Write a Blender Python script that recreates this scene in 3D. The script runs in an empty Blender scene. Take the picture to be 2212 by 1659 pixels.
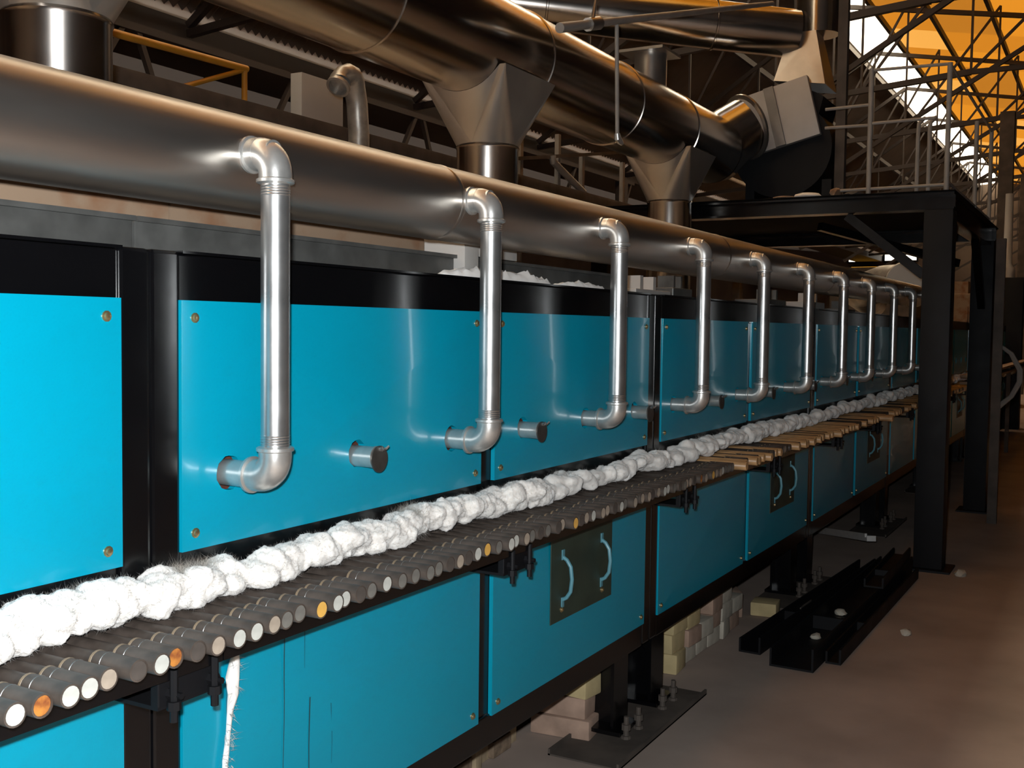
import bpy, bmesh, math, random
from mathutils import Vector, Matrix, noise
from mathutils.geometry import delaunay_2d_cdt

random.seed(7)
scene = bpy.context.scene
COL = scene.collection

# ------------------------------------------------------------------ camera, world, flash, exposure
cam_data = bpy.data.cameras.new('camera')
cam_data.sensor_width = 36.0
cam_data.lens = 37.9
cam_data.clip_start = 0.02
cam_data.clip_end = 300
cam = bpy.data.objects.new('camera', cam_data)
COL.objects.link(cam)
CAM = Vector((0.0, -1.3117, 1.30))
yaw, pitch, roll = math.radians(29.276), math.radians(-2.948), math.radians(0.701)
fw = Vector((math.cos(yaw) * math.cos(pitch), math.sin(yaw) * math.cos(pitch), math.sin(pitch)))
rt = fw.cross(Vector((0, 0, 1))).normalized()
up = rt.cross(fw)
r2 = rt * math.cos(roll) + up * math.sin(roll)
u2 = -rt * math.sin(roll) + up * math.cos(roll)
m = Matrix((r2, u2, -fw)).transposed().to_4x4()
m.translation = CAM
cam.matrix_world = m
scene.camera = cam

world = bpy.data.worlds.new('overcast_sky')
scene.world = world
world.use_nodes = True
bg = world.node_tree.nodes['Background']
bg.inputs[0].default_value = (1.0, 0.83, 0.62, 1)
bg.inputs[1].default_value = 9.0

# the photographer's flash, just above the lens
fl = bpy.data.lights.new('camera_flash', 'POINT')
fl.energy = 250
fl.color = (0.93, 0.97, 1.0)
fl.shadow_soft_size = 0.018
flo = bpy.data.objects.new('camera_flash', fl)
COL.objects.link(flo)
flo.location = CAM + u2 * 0.055 - r2 * 0.03 + fw * 0.01

scene.view_settings.view_transform = 'Standard'
scene.view_settings.look = 'None'
scene.view_settings.gamma = 1.0
scene.view_settings.use_curve_mapping = False
scene.view_settings.exposure = 0.0
scene.cycles.use_denoising = True
scene.cycles.max_bounces = 6
scene.cycles.use_adaptive_sampling = True
scene.cycles.adaptive_threshold = 0.05
scene.cycles.sample_clamp_indirect = 6.0


# ------------------------------------------------------------------ materials
MATS = {}


def mat(name, col, metallic=0.0, rough=0.5, coat=0.0, coat_rough=0.1, var=0.0, scale=8.0, bump=0.0,
        col2=None, lo=0.35, hi=0.65, spec=0.5, rvar=0.0, stretch=None, detail=5.0):
    mt = bpy.data.materials.new(name)
    mt.use_nodes = True
    nt = mt.node_tree
    b = nt.nodes['Principled BSDF']
    b.inputs['Base Color'].default_value = (*col, 1)
    b.inputs['Metallic'].default_value = metallic
    b.inputs['Roughness'].default_value = rough
    b.inputs['Specular IOR Level'].default_value = spec
    b.inputs['Coat Weight'].default_value = coat
    b.inputs['Coat Roughness'].default_value = coat_rough
    if var or col2 or bump or rvar:
        tc = nt.nodes.new('ShaderNodeTexCoord')
        mp = nt.nodes.new('ShaderNodeMapping')
        if stretch:
            mp.inputs['Scale'].default_value = stretch
        nz = nt.nodes.new('ShaderNodeTexNoise')
        nz.inputs['Scale'].default_value = scale
        nz.inputs['Detail'].default_value = detail
        nt.links.new(tc.outputs['Object'], mp.inputs['Vector'])
        nt.links.new(mp.outputs['Vector'], nz.inputs['Vector'])
        if var or col2:
            rp = nt.nodes.new('ShaderNodeValToRGB')
            c2 = col2 if col2 else tuple(c * (1 - var) for c in col)
            rp.color_ramp.elements[0].position = lo
            rp.color_ramp.elements[0].color = (*c2, 1)
            rp.color_ramp.elements[1].position = hi
            rp.color_ramp.elements[1].color = (*col, 1)
            nt.links.new(nz.outputs['Fac'], rp.inputs['Fac'])
            nt.links.new(rp.outputs['Color'], b.inputs['Base Color'])
        if rvar:
            mr = nt.nodes.new('ShaderNodeMapRange')
            mr.inputs['To Min'].default_value = max(0.02, rough - rvar)
            mr.inputs['To Max'].default_value = rough + rvar
            nt.links.new(nz.outputs['Fac'], mr.inputs['Value'])
            nt.links.new(mr.outputs['Result'], b.inputs['Roughness'])
        if bump:
            bp = nt.nodes.new('ShaderNodeBump')
            bp.inputs['Strength'].default_value = bump
            bp.inputs['Distance'].default_value = 0.01
            nt.links.new(nz.outputs['Fac'], bp.inputs['Height'])
            nt.links.new(bp.outputs['Normal'], b.inputs['Normal'])
    MATS[name] = mt
    return mt


def sheet_mat(name, col, reflect):
    """daylight comes through the roof sheet from the sky outside"""
    mt = bpy.data.materials.new(name)
    mt.use_nodes = True
    nt = mt.node_tree
    nt.nodes.remove(nt.nodes['Principled BSDF'])
    tr = nt.nodes.new('ShaderNodeBsdfTranslucent')
    df = nt.nodes.new('ShaderNodeBsdfDiffuse')
    ad = nt.nodes.new('ShaderNodeAddShader')
    tr.inputs['Color'].default_value = (*col, 1)
    df.inputs['Color'].default_value = (*reflect, 1)
    nt.links.new(tr.outputs[0], ad.inputs[0])
    nt.links.new(df.outputs[0], ad.inputs[1])
    nt.links.new(ad.outputs[0], nt.nodes['Material Output'].inputs['Surface'])
    MATS[name] = mt
    return mt


TEAL = mat('teal_paint', (0.0, 0.285, 0.42), rough=0.30, spec=0.35, coat=0.25, coat_rough=0.09, var=0.06, scale=2.5, bump=0.0)
BLACK = mat('black_gloss_paint', (0.0025, 0.0025, 0.003), spec=0.5, rough=0.22, coat=0.08, coat_rough=0.12, rvar=0.06, scale=14)
BLACKM = mat('black_matt_steel', (0.004, 0.004, 0.005), spec=0.25, rough=0.6, rvar=0.1, scale=9)
DECK = mat('sooty_deck_steel', (0.003, 0.003, 0.003), rough=0.8, spec=0.08, var=0.3, scale=6)  # near-black rough base with almost no gloss
SILVER = mat('silver_pipe', (0.62, 0.62, 0.61), metallic=0.92, rough=0.30, var=0.12, scale=22, rvar=0.06, bump=0.02)
FITTING = mat('cast_fitting', (0.66, 0.65, 0.62), metallic=0.78, rough=0.32, var=0.2, scale=30, rvar=0.06, bump=0.05)
HEADER = mat('header_jacket', (0.50, 0.46, 0.42), metallic=0.97, rough=0.34, var=0.12, scale=5, rvar=0.05,
             stretch=(0.5, 3, 3))
STAIN = mat('stainless_duct', (0.62, 0.57, 0.52), metallic=1.0, rough=0.20, var=0.12, scale=3, rvar=0.04,
            stretch=(0.6, 2, 2))
HOODM = mat('hood_sheet_steel', (0.74, 0.68, 0.60), metallic=0.85, rough=0.30, var=0.12, scale=5, rvar=0.05)
STAIN2 = mat('dull_sheet_steel', (0.50, 0.47, 0.43), metallic=0.9, rough=0.34, var=0.2, scale=6, rvar=0.08)
GALV = mat('galvanised_sheet', (0.17, 0.17, 0.16), metallic=0.55, rough=0.45, var=0.35, scale=14, rvar=0.1)
GREYPL = mat('grey_plate', (0.50, 0.46, 0.42), metallic=0.2, rough=0.5, var=0.12, scale=5)
BRASS = mat('brass_bolt', (0.55, 0.42, 0.22), metallic=0.9, rough=0.3)
RUST = mat('rusty_insulation', (0.11, 0.028, 0.015), rough=0.9, var=0.5, scale=40)
WOOL = mat('ceramic_wool', (0.88, 0.83, 0.77), rough=0.95, var=0.10, scale=18, spec=0.1, bump=0.0)
ROLLER = mat('roller_ceramic', (0.066, 0.051, 0.042), rough=0.5, var=0.55, scale=26, rvar=0.05, spec=0.35)
SLEEVE = mat('roller_sleeve', (0.085, 0.066, 0.054), rough=0.5, var=0.45, scale=30, rvar=0.06, spec=0.35)
SLEEVER = mat('sleeve_rim', (0.20, 0.145, 0.09), rough=0.5)
ROLL_LIT = mat('roller_tan', (0.60, 0.35, 0.16), rough=0.4, var=0.45, scale=12)  # tan base stands in for orange roof light on the far rollers
PLUGS = {
    'white': mat('plug_white', (0.52, 0.52, 0.47), rough=0.8, var=0.2, scale=40),
    'tan': mat('plug_tan', (0.38, 0.31, 0.24), rough=0.8, var=0.25, scale=40),
    'grey': mat('plug_grey', (0.17, 0.16, 0.14), rough=0.8, var=0.3, scale=40),
    'dark': mat('plug_dark', (0.075, 0.06, 0.05), rough=0.8, var=0.3, scale=40),
    'orange': mat('plug_orange', (0.50, 0.19, 0.03), rough=0.8, col2=(0.20, 0.05, 0.01), scale=60),
    'yellow': mat('plug_yellow', (0.72, 0.40, 0.08), rough=0.8, var=0.15, scale=40),
}
BOUNCETOP = mat('dusty_kiln_top', (0.50, 0.43, 0.35), rough=0.95, var=0.35, scale=5)  # pale dusty layer, unseen, added on the kiln top to brighten the hoods
OLIVE = mat('olive_cover', (0.035, 0.055, 0.04), rough=0.5, var=0.3, scale=10)
HANDLE = mat('pale_blue_handle', (0.10, 0.28, 0.34), rough=0.35)
FLOOR = mat('dusty_concrete', (0.42, 0.33, 0.275), rough=0.92, col2=(0.29, 0.225, 0.185), scale=2.2, bump=0.25, lo=0.3, hi=0.7)
BRICKW = mat('white_firebrick', (0.55, 0.50, 0.41), rough=0.95, var=0.25, scale=14, bump=0.2)
BRICKY = mat('yellow_firebrick', (0.58, 0.46, 0.24), rough=0.95, var=0.2, scale=14, bump=0.2)
BRICKP = mat('pink_firebrick', (0.46, 0.31, 0.23), rough=0.95, var=0.3, scale=14, bump=0.2)
BRICKB = mat('brown_brick', (0.27, 0.19, 0.125), rough=0.95, var=0.5, scale=30, bump=0.3)
MORTAR = mat('tan_mortar', (0.42, 0.32, 0.20), rough=0.95, var=0.3, scale=30)
ROOFD = mat('weathered_roof_sheet', (0.125, 0.10, 0.085), rough=0.85, var=0.35, scale=1.2)
WALLM = mat('dim_plaster', (0.16, 0.12, 0.095), rough=0.95, var=0.4, scale=0.7)
TRUSS = mat('dark_truss_steel', (0.03, 0.022, 0.02), rough=0.6)
EAVE = mat('pale_corrugated_edge', (0.62, 0.56, 0.48), rough=0.8, var=0.2, scale=6)
YELLOW = mat('yellow_rail_paint', (0.50, 0.23, 0.02), rough=0.5, var=0.2, scale=8)
DUSTY = mat('dusty_brown_steel', (0.10, 0.08, 0.065), rough=0.8, var=0.4, scale=7)
RAILG = mat('grey_rail_paint', (0.30, 0.27, 0.24), rough=0.5, var=0.2, scale=8)
CABW = mat('pale_cabinet_paint', (0.48, 0.46, 0.43), rough=0.5, var=0.06, scale=4)
LAG = mat('lagged_pipe_foil', (0.46, 0.42, 0.37), metallic=0.6, rough=0.4, var=0.4, scale=14, bump=0.2)
BOARD = mat('stained_fibre_board', (0.25, 0.17, 0.11), rough=0.9, col2=(0.20, 0.09, 0.04), scale=9, lo=0.3, hi=0.5)
ALU = mat('aluminium_profile', (0.62, 0.60, 0.57), metallic=0.2, rough=0.5, var=0.1, scale=20)
HOSE = mat('grey_hose', (0.20, 0.18, 0.16), rough=0.5)
DIRT = mat('drip_dirt', (0.01, 0.05, 0.06), rough=0.8)
DULLSHEET = sheet_mat('dull_ribbed_sheet', (0.0075, 0.007, 0.0075), (0.12, 0.1, 0.09))
EDGESHEET = sheet_mat('pale_sheet_edge', (0.030, 0.030, 0.032), (0.5, 0.45, 0.4))
SKYSHEET = sheet_mat('white_roof_light', (0.80, 0.80, 0.76), (0.1, 0.1, 0.1))
SHEETS = [sheet_mat('orange_roof_sheet_a', (0.088, 0.038, 0.0035), (0.22, 0.11, 0.03)),
          sheet_mat('orange_roof_sheet_b', (0.074, 0.031, 0.003), (0.20, 0.10, 0.03)),
          sheet_mat('orange_roof_sheet_c', (0.105, 0.058, 0.014), (0.25, 0.15, 0.06)),
          sheet_mat('orange_roof_sheet_d', (0.058, 0.025, 0.003), (0.18, 0.09, 0.03))]


wb = WOOL.node_tree.nodes['Principled BSDF']
wb.inputs['Subsurface Weight'].default_value = 1.0
wb.inputs['Sheen Weight'].default_value = 0.4
wb.inputs['Sheen Roughness'].default_value = 0.6
wb.inputs['Sheen Tint'].default_value = (1.0, 0.93, 0.86, 1)
wb.inputs['Subsurface Radius'].default_value = (1.0, 0.95, 0.9)
wb.inputs['Subsurface Scale'].default_value = 0.010


# ------------------------------------------------------------------ mesh helpers
def box(bm, x0, x1, y0, y1, z0, z1, bev=0.0, M=None):
    mtx = Matrix.Translation(((x0 + x1) / 2, (y0 + y1) / 2, (z0 + z1) / 2)) @ Matrix.Diagonal((abs(x1 - x0), abs(y1 - y0), abs(z1 - z0), 1))
    if M is not None:
        mtx = M @ mtx
    g = bmesh.ops.create_cube(bm, size=1.0, matrix=mtx)
    if bev > 0:
        es = {e for v in g['verts'] for e in v.link_edges}
        bmesh.ops.bevel(bm, geom=list(es), offset=bev, segments=2, affect='EDGES', profile=0.6)
    return g


def frame_of(d):
    d = d.normalized()
    a = Vector((0, 0, 1)) if abs(d.z) < 0.9 else Vector((1, 0, 0))
    u = d.cross(a).normalized()
    return u, d.cross(u).normalized()


def lathe(bm, p0, axis, profile, seg=24, cap0=True, cap1=True):
    """profile: list of (distance along the axis, radius)"""
    p0, axis = Vector(p0), Vector(axis).normalized()
    u, v = frame_of(axis)
    rings = []
    for t, rr in profile:
        c = p0 + axis * t
        rings.append([bm.verts.new(c + (u * math.cos(2 * math.pi * k / seg) + v * math.sin(2 * math.pi * k / seg)) * rr) for k in range(seg)])
    for a, b in zip(rings, rings[1:]):
        for k in range(seg):
            bm.faces.new((a[k], a[(k + 1) % seg], b[(k + 1) % seg], b[k]))
    if cap0:
        bm.faces.new(rings[0])
    if cap1:
        bm.faces.new(rings[-1][::-1])


def cyl(bm, p0, p1, r0, r1=None, seg=16, cap=True):
    p0, p1 = Vector(p0), Vector(p1)
    lathe(bm, p0, p1 - p0, [(0, r0), ((p1 - p0).length, r0 if r1 is None else r1)], seg, cap, cap)


def tube(bm, pts, rad, seg=12, cap=True):
    """swept tube; rad is a number or one radius for each point"""
    pts = [Vector(p) for p in pts]
    n = len(pts)
    rads = rad if isinstance(rad, (list, tuple)) else [rad] * n
    t0 = (pts[1] - pts[0]).normalized()
    u, _ = frame_of(t0)
    rings, prev = [], t0
    for i in range(n):
        t = (pts[min(i + 1, n - 1)] - pts[max(i - 1, 0)]).normalized()
        q = prev.rotation_difference(t)
        u = q @ u
        u = (u - t * u.dot(t)).normalized()
        v = t.cross(u)
        prev = t
        rings.append([bm.verts.new(pts[i] + (u * math.cos(2 * math.pi * k / seg) + v * math.sin(2 * math.pi * k / seg)) * rads[i]) for k in range(seg)])
    for a, b in zip(rings, rings[1:]):
        for k in range(seg):
            bm.faces.new((a[k], a[(k + 1) % seg], b[(k + 1) % seg], b[k]))
    if cap:
        bm.faces.new(rings[0][::-1])
        bm.faces.new(rings[-1])


def beam(bm, p, q, w, h=None):
    p, q = Vector(p), Vector(q)
    h = w if h is None else h
    d = q - p
    L = d.length
    d.normalize()
    a = Vector((0, 0, 1)) if abs(d.z) < 0.95 else Vector((1, 0, 0))
    s = d.cross(a).normalized()
    t = s.cross(d)
    M = Matrix((d, s, t)).transposed().to_4x4()
    M.translation = p
    box(bm, 0, L, -w / 2, w / 2, -h / 2, h / 2, M=M)


def arc(c, a0, a1, e0, e1, rad, n=8):
    c, e0, e1 = Vector(c), Vector(e0), Vector(e1)
    return [c + (e0 * math.cos(a0 + (a1 - a0) * k / n) + e1 * math.sin(a0 + (a1 - a0) * k / n)) * rad for k in range(n + 1)]


def mesh_of(bm, name, material, smooth=True, angle=38, doubles=False):
    if doubles:
        bmesh.ops.remove_doubles(bm, verts=bm.verts, dist=1e-6)
    bmesh.ops.recalc_face_normals(bm, faces=bm.faces)
    if smooth:
        lim = math.radians(angle)
        for e in bm.edges:
            if len(e.link_faces) == 2:
                e.smooth = e.calc_face_angle(0) < lim
            else:
                e.smooth = False
        for f in bm.faces:
            f.smooth = True
    me = bpy.data.meshes.new(name)
    bm.to_mesh(me)
    bm.free()
    if material is not None:
        me.materials.append(material)
    return me


def link(name, data, parent=None, loc=(0, 0, 0)):
    o = bpy.data.objects.new(name, data)
    COL.objects.link(o)
    if parent is not None:
        o.parent = parent
    o.location = loc
    return o


def tag(o, label, cat, group=None):
    o['label'] = label
    o['category'] = cat
    if group:
        o['group'] = group
    return o


def thing(name, label, cat, loc=(0, 0, 0), group=None):
    o = bpy.data.objects.new(name, None)
    o.empty_display_size = 0.05
    COL.objects.link(o)
    o.location = loc
    return tag(o, label, cat, group)


def origin(o):
    v = Vector((0, 0, 0))
    while o is not None:
        v += Vector(o.location)
        o = o.parent
    return v


def part(name, bm, material, parent, smooth=True, angle=38):
    """bm is in world space; the part sits at its parent's origin"""
    off = origin(parent)
    bmesh.ops.translate(bm, verts=bm.verts, vec=-off)
    return link(name, mesh_of(bm, name, material, smooth, angle), parent)


def solo(name, bm, material, label, cat, base=None, group=None, smooth=True, angle=38):
    base = Vector(base) if base is not None else Vector((0, 0, 0))
    bmesh.ops.translate(bm, verts=bm.verts, vec=-base)
    return tag(link(name, mesh_of(bm, name, material, smooth, angle), None, base), label, cat, group)


def struct(name, bm, material, smooth=False):
    o = link(name, mesh_of(bm, name, material, smooth))
    o['kind'] = 'structure'
    return o


def NB():
    return bmesh.new()


ORD = ['first', 'second', 'third', 'fourth', 'fifth', 'sixth', 'seventh', 'eighth', 'ninth', 'tenth', 'eleventh', 'twelfth',
       'thirteenth', 'fourteenth', 'fifteenth', 'sixteenth', 'seventeenth', 'eighteenth', 'nineteenth', 'twentieth',
       'twenty-first', 'twenty-second', 'twenty-third', 'twenty-fourth', 'twenty-fifth', 'twenty-sixth', 'twenty-seventh',
       'twenty-eighth', 'twenty-ninth', 'thirtieth', 'thirty-first', 'thirty-second', 'thirty-third', 'thirty-fourth']

TENS = {2: 'twent', 3: 'thirt', 4: 'fort', 5: 'fift', 6: 'sixt', 7: 'sevent', 8: 'eight', 9: 'ninet'}
while len(ORD) < 99:
    n_ = len(ORD) + 1
    ORD.append(TENS[n_ // 10] + ('ieth' if n_ % 10 == 0 else 'y-' + ORD[n_ % 10 - 1]))

# ------------------------------------------------------------------ the building: floor, walls, roof
XW, XE, YN, YF = -7.0, 45.0, -16.0, 12.1
bm = NB()
box(bm, XW, XE, YN, YF, -0.12, 0.0)
struct('floor', bm, FLOOR)

RIDGE_L, RIDGE_R, RZ = (3.47, 7.0), (2.68, 7.06), 7.0     # the white roof light lies between these
EAVE_Y, EAVE_Z = 7.0, 4.46
LOW_Y, LOW_Z = 7.25, 4.30

bm = NB()
box(bm, XW, XE, YF, YF + 0.15, 0, 5.0)
struct('wall_back', bm, WALLM)
bm = NB()
box(bm, XW, XE, YN - 0.15, YN, 0, 6.2)
struct('wall_front', bm, WALLM)
bm = NB()
box(bm, XW - 0.15, XW, YN, YF, 0, 8)
struct('wall_left', bm, WALLM)
endwall = None
bm = NB()
box(bm, XE, XE + 0.15, YN, YF, 0, 8)
endwall = struct('wall_right', bm, WALLM)

# glowing framed panes added on the end wall for bright far roof gaps
for n, (y0, y1, z0, z1, mt) in enumerate([(7.4, 8.3, 4.16, 4.36, SKYSHEET), (5.7, 6.9, 4.18, 4.42, SKYSHEET), (6.3, 8.2, 3.55, 3.95, SHEETS[2]),
                                          (1.3, 2.2, 2.75, 2.98, SKYSHEET)]):
    bm = NB()
    for (a, b, c, d) in ((y0 - .06, y1 + .06, z0 - .06, z0), (y0 - .06, y1 + .06, z1, z1 + .06), (y0 - .06, y0, z0, z1), (y1, y1 + .06, z0, z1)):
        box(bm, XE - 0.10, XE - 0.005, a, b, c, d)
    w = struct('window_%d' % (n + 1), bm, BLACKM)
    bm = NB()
    box(bm, XE - 0.06, XE - 0.045, y0, y1, z0, z1)
    pm = link('pane', mesh_of(bm, 'pane', None, False), w)
    em = bpy.data.materials.new('lit_window_pane')
    em.use_nodes = True
    em.node_tree.nodes.remove(em.node_tree.nodes['Principled BSDF'])
    ee = em.node_tree.nodes.new('ShaderNodeEmission')
    ee.inputs[0].default_value = (1.0, 0.93, 0.8, 1) if n != 2 else (1.0, 0.45, 0.04, 1)
    ee.inputs[1].default_value = 2.5 if n != 2 else 0.9
    em.node_tree.links.new(ee.outputs[0], em.node_tree.nodes['Material Output'].inputs['Surface'])
    pm.data.materials.append(em)


def quad_sheet(p0, p1, p2, p3, th=0.0):
    bm = NB()
    vs = [bm.verts.new(p) for p in (p0, p1, p2, p3)]
    bm.faces.new(vs)
    return bm


# ceiling: a root with its sheets as pieces
ceil = bpy.data.objects.new('ceiling', None)
COL.objects.link(ceil)
ceil['kind'] = 'structure'


def corrugated(bm, x0, x1, a, b, step=0.09, amp=0.022):
    """corrugated sheet spanning x0..x1, from edge a=(y,z) to edge b=(y,z)"""
    n = max(2, int((x1 - x0) / step) * 2)
    dy, dz = b[0] - a[0], b[1] - a[1]
    L = math.hypot(dy, dz)
    ny, nz = -dz / L, dy / L
    rows = []
    for i in range(n + 1):
        x = x0 + (x1 - x0) * i / n
        s = amp * (1 if i % 2 else -1)
        rows.append((bm.verts.new((x, a[0] + ny * s, a[1] + nz * s)), bm.verts.new((x, b[0] + ny * s, b[1] + nz * s))))
    for p, q in zip(rows, rows[1:]):
        bm.faces.new((p[0], q[0], q[1], p[1]))


# dark slope behind the kiln
for k in range(13):
    bm = NB()
    corrugated(bm, XW + 4 * k, XW + 4 * k + 4, RIDGE_L, (EAVE_Y, EAVE_Z), 0.115, 0.022)
    link('roof_sheet', mesh_of(bm, 'roof_sheet', ROOFD, False), ceil)
# white roof light
for k in range(26):
    bm = quad_sheet((XW + 2 * k, RIDGE_L[0], RIDGE_L[1]), (XW + 2 * k + 1.98, RIDGE_L[0], RIDGE_L[1]), (XW + 2 * k + 1.98, RIDGE_R[0], RIDGE_R[1]), (XW + 2 * k, RIDGE_R[0], RIDGE_R[1]))
    link('roof_light_sheet', mesh_of(bm, 'roof_light_sheet', SKYSHEET, False), ceil)
# orange translucent slope over the aisle: courses of sheets
ro_y = [2.68, 1.7, 0.7, -0.3, -2.3, -5.5, -10.0, -16.2]
ro_z = [7.06 - 0.19 * (2.68 - y) for y in ro_y]
rnd = random.Random(3)
for j in range(7):
    k = 0
    x = XW
    while x < XE:
        w = 1.5 if j < 4 else 4.0
        bm = quad_sheet((x, ro_y[j], ro_z[j]), (x + w, ro_y[j], ro_z[j]), (x + w, ro_y[j + 1], ro_z[j + 1]), (x, ro_y[j + 1], ro_z[j + 1]))
        link('orange_roof_sheet' if j < 3 else 'roof_sheet', mesh_of(bm, 'roof_sheet', rnd.choices(SHEETS, (5, 4, 2, 2))[0] if j < 3 else ROOFD, False), ceil)
        x += w
# further bay beyond the eave: dull translucent ribbed sheets, seen from below
for k in range(11):
    bm = NB()
    corrugated(bm, XW + 5 * k - 1, XW + 5 * k + 4, (7.98, 4.45), (YF + 0.1, 4.92), 0.26, 0.03)
    link('low_roof_sheet', mesh_of(bm, 'low_roof_sheet', DULLSHEET, False), ceil)
bm = NB()
box(bm, XW, XE, 6.99, 7.95, 4.15, 4.385)
box(bm, XW, XE, 7.95, 8.0, 4.15, 4.47)
link('eave_soffit', mesh_of(bm, 'eave_soffit', TRUSS, False), ceil)
# pale scalloped edge of the upper roof sheets
bm = NB()
n = int(30 / 0.08)
rows = []
for i in range(n * 2 + 1):
    x = -2 + i * 0.08
    zt = EAVE_Z + 0.07
    rows.append([bm.verts.new((x, 6.985, EAVE_Z - 0.10)), bm.verts.new((x, 6.985, zt))])
for p, q in zip(rows, rows[1:]):
    bm.faces.new((p[0], q[0], q[1], p[1]))
link('corrugated_edge', mesh_of(bm, 'corrugated_edge', EDGESHEET, False), ceil)
bm = NB()
box(bm, XW, XE, 6.2, 6.26, 4.62, 4.68)
link('eave_flashing', mesh_of(bm, 'eave_flashing', EAVE, False), ceil)
# purlins along the building
for y, z in [(y, z - 0.07) for y, z in zip(ro_y[1:5], ro_z[1:5])] + [(2.62, 6.96), (3.5, 6.9), (4.6, 6.1), (5.8, 5.24)]:
    bm = NB()
    box(bm, XW, XE, y - 0.03, y + 0.03, z - 0.05, z + 0.05)
    link('purlin', mesh_of(bm, 'purlin', TRUSS, False), ceil)


def zroofR(y):
    return 7.06 - 0.19 * (2.68 - y)


def make_truss(x, label):
    t = thing('roof_truss', label, 'truss', (x, 0, 0), 'roof trusses')
    def bar(name, p, q, w):
        bm = NB()
        beam(bm, (x, *p), (x, *q), w)
        part(name, bm, TRUSS, t, False)
    bar('top_chord', (3.1, 6.86), (6.95, 4.30), 0.07)
    bar('top_chord', (3.1, 6.86), (-15.9, zroofR(-15.9) - 0.12), 0.07)
    bar('bottom_chord', (6.95, 4.22), (0.5, 4.75), 0.075)
    bar('bottom_chord', (0.5, 4.75), (-6.0, 4.75), 0.06)
    bar('tie_rod', (3.6, 2.75), (-0.8, 5.4), 0.055)
    lo = lambda y: 4.75 if y < .5 else 4.75 - .082 * (y - .5)
    hi = lambda y: zroofR(y) - .12 if y < 3.1 else 6.86 - .665 * (y - 3.1)
    ys = [5.6, 4.4, 3.1, 1.9, .5, -1.0, -2.6, -4.4]
    for a, b in zip(ys, ys[1:]):
        bar('web_bar', (a, lo(a)), (b, hi(b)), 0.035)
        bar('web_bar', (b, lo(b)), (b, hi(b)), 0.03)
    return t


for k, x in enumerate([3.5, 8.0, 12.0, 15.5, 19.0, 22.5, 26.0, 30.0, 34.0, 38.0, 42.0]):
    make_truss(x, 'dark steel roof truss, %s from the camera, crossing under the orange roof' % ORD[k])

# ------------------------------------------------------------------ the kiln sections
P0, PER = 1.192, 2.105
ZT, ZB, ZLT, ZL = 1.339, 0.930, 0.765, 0.346
HOLES = [0.165, 0.867, 1.569]
PEEPS = [0.516, 1.203, 1.928]
PIPE_Z, PEEP_Z = 1.049, 1.049
A0, A1, B0, B1 = 0.060, 1.002, 1.066, 2.045


def panel_mesh(w, h, holes):
    """cross-broken sheet: a very shallow pyramid with turned edges; holes = (x, z, r)"""
    pts = [Vector((0, 0)), Vector((w, 0)), Vector((w, h)), Vector((0, h)), Vector((w / 2, h / 2))]
    edges = [(0, 1), (1, 2), (2, 3), (3, 0), (0, 4), (1, 4), (2, 4), (3, 4)]
    for (hx, hz, hr) in holes:
        b = len(pts)
        for k in range(20):
            jit = 1 + 0.03 * math.sin(5 * k + hx * 40)
            pts.append(Vector((hx + hr * jit * math.cos(2 * math.pi * k / 20), hz + hr * jit * math.sin(2 * math.pi * k / 20))))
        edges += [(b + k, b + (k + 1) % 20) for k in range(20)]
    vs, es, fs, *_ = delaunay_2d_cdt(pts, edges, [], 0, 1e-6)
    def lift(p):
        return -0.0065 * min(p.x / (w / 2), (w - p.x) / (w / 2), p.y / (h / 2), (h - p.y) / (h / 2))
    bm = NB()
    bv = [bm.verts.new((p.x, lift(p), p.y)) for p in vs]
    for f in fs:
        c = sum((vs[i] for i in f), Vector((0, 0))) / len(f)
        if any((c - Vector((hx, hz))).length < hr * 0.97 for hx, hz, hr in holes):
            continue
        bm.faces.new([bv[i] for i in f])
    # turned edge back to the frame, and the short return inside each hole
    bnd = [e for e in bm.edges if len(e.link_faces) == 1]
    ext = bmesh.ops.extrude_edge_only(bm, edges=bnd)
    for v in [g for g in ext['geom'] if isinstance(g, bmesh.types.BMVert)]:
        v.co.y = 0.011
    return mesh_of(bm, 'panel', TEAL, False)


UA = panel_mesh(A1 - A0, ZT - ZB, [(HOLES[0] - A0, PIPE_Z - ZB, .030), (PEEPS[0] - A0, PEEP_Z - ZB, .0275), (HOLES[1] - A0, PIPE_Z - ZB, .030)])
UB = panel_mesh(B1 - B0, ZT - ZB, [(PEEPS[1] - B0, PEEP_Z - ZB, .0275), (HOLES[2] - B0, PIPE_Z - ZB, .030), (PEEPS[2] - B0, PEEP_Z - ZB, .0275)])
UP = panel_mesh(B1 - B0, ZT - ZB, [])
LA = panel_mesh(A1 - A0, ZLT - ZL, [])
LB = panel_mesh(B1 - B0, ZLT - ZL, [])

bm = NB()
lathe(bm, (0, 0.0, 0), (0, -1, 0), [(0, .0085), (.0022, .0085), (.003, .006), (.0055, .0055), (.0065, .003)], 10)
BOLT = mesh_of(bm, 'bolt', BRASS)


def local_mesh(fn, name, material, smooth=False, angle=38):
    bm = NB()
    fn(bm)
    return mesh_of(bm, name, material, smooth, angle)


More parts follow.
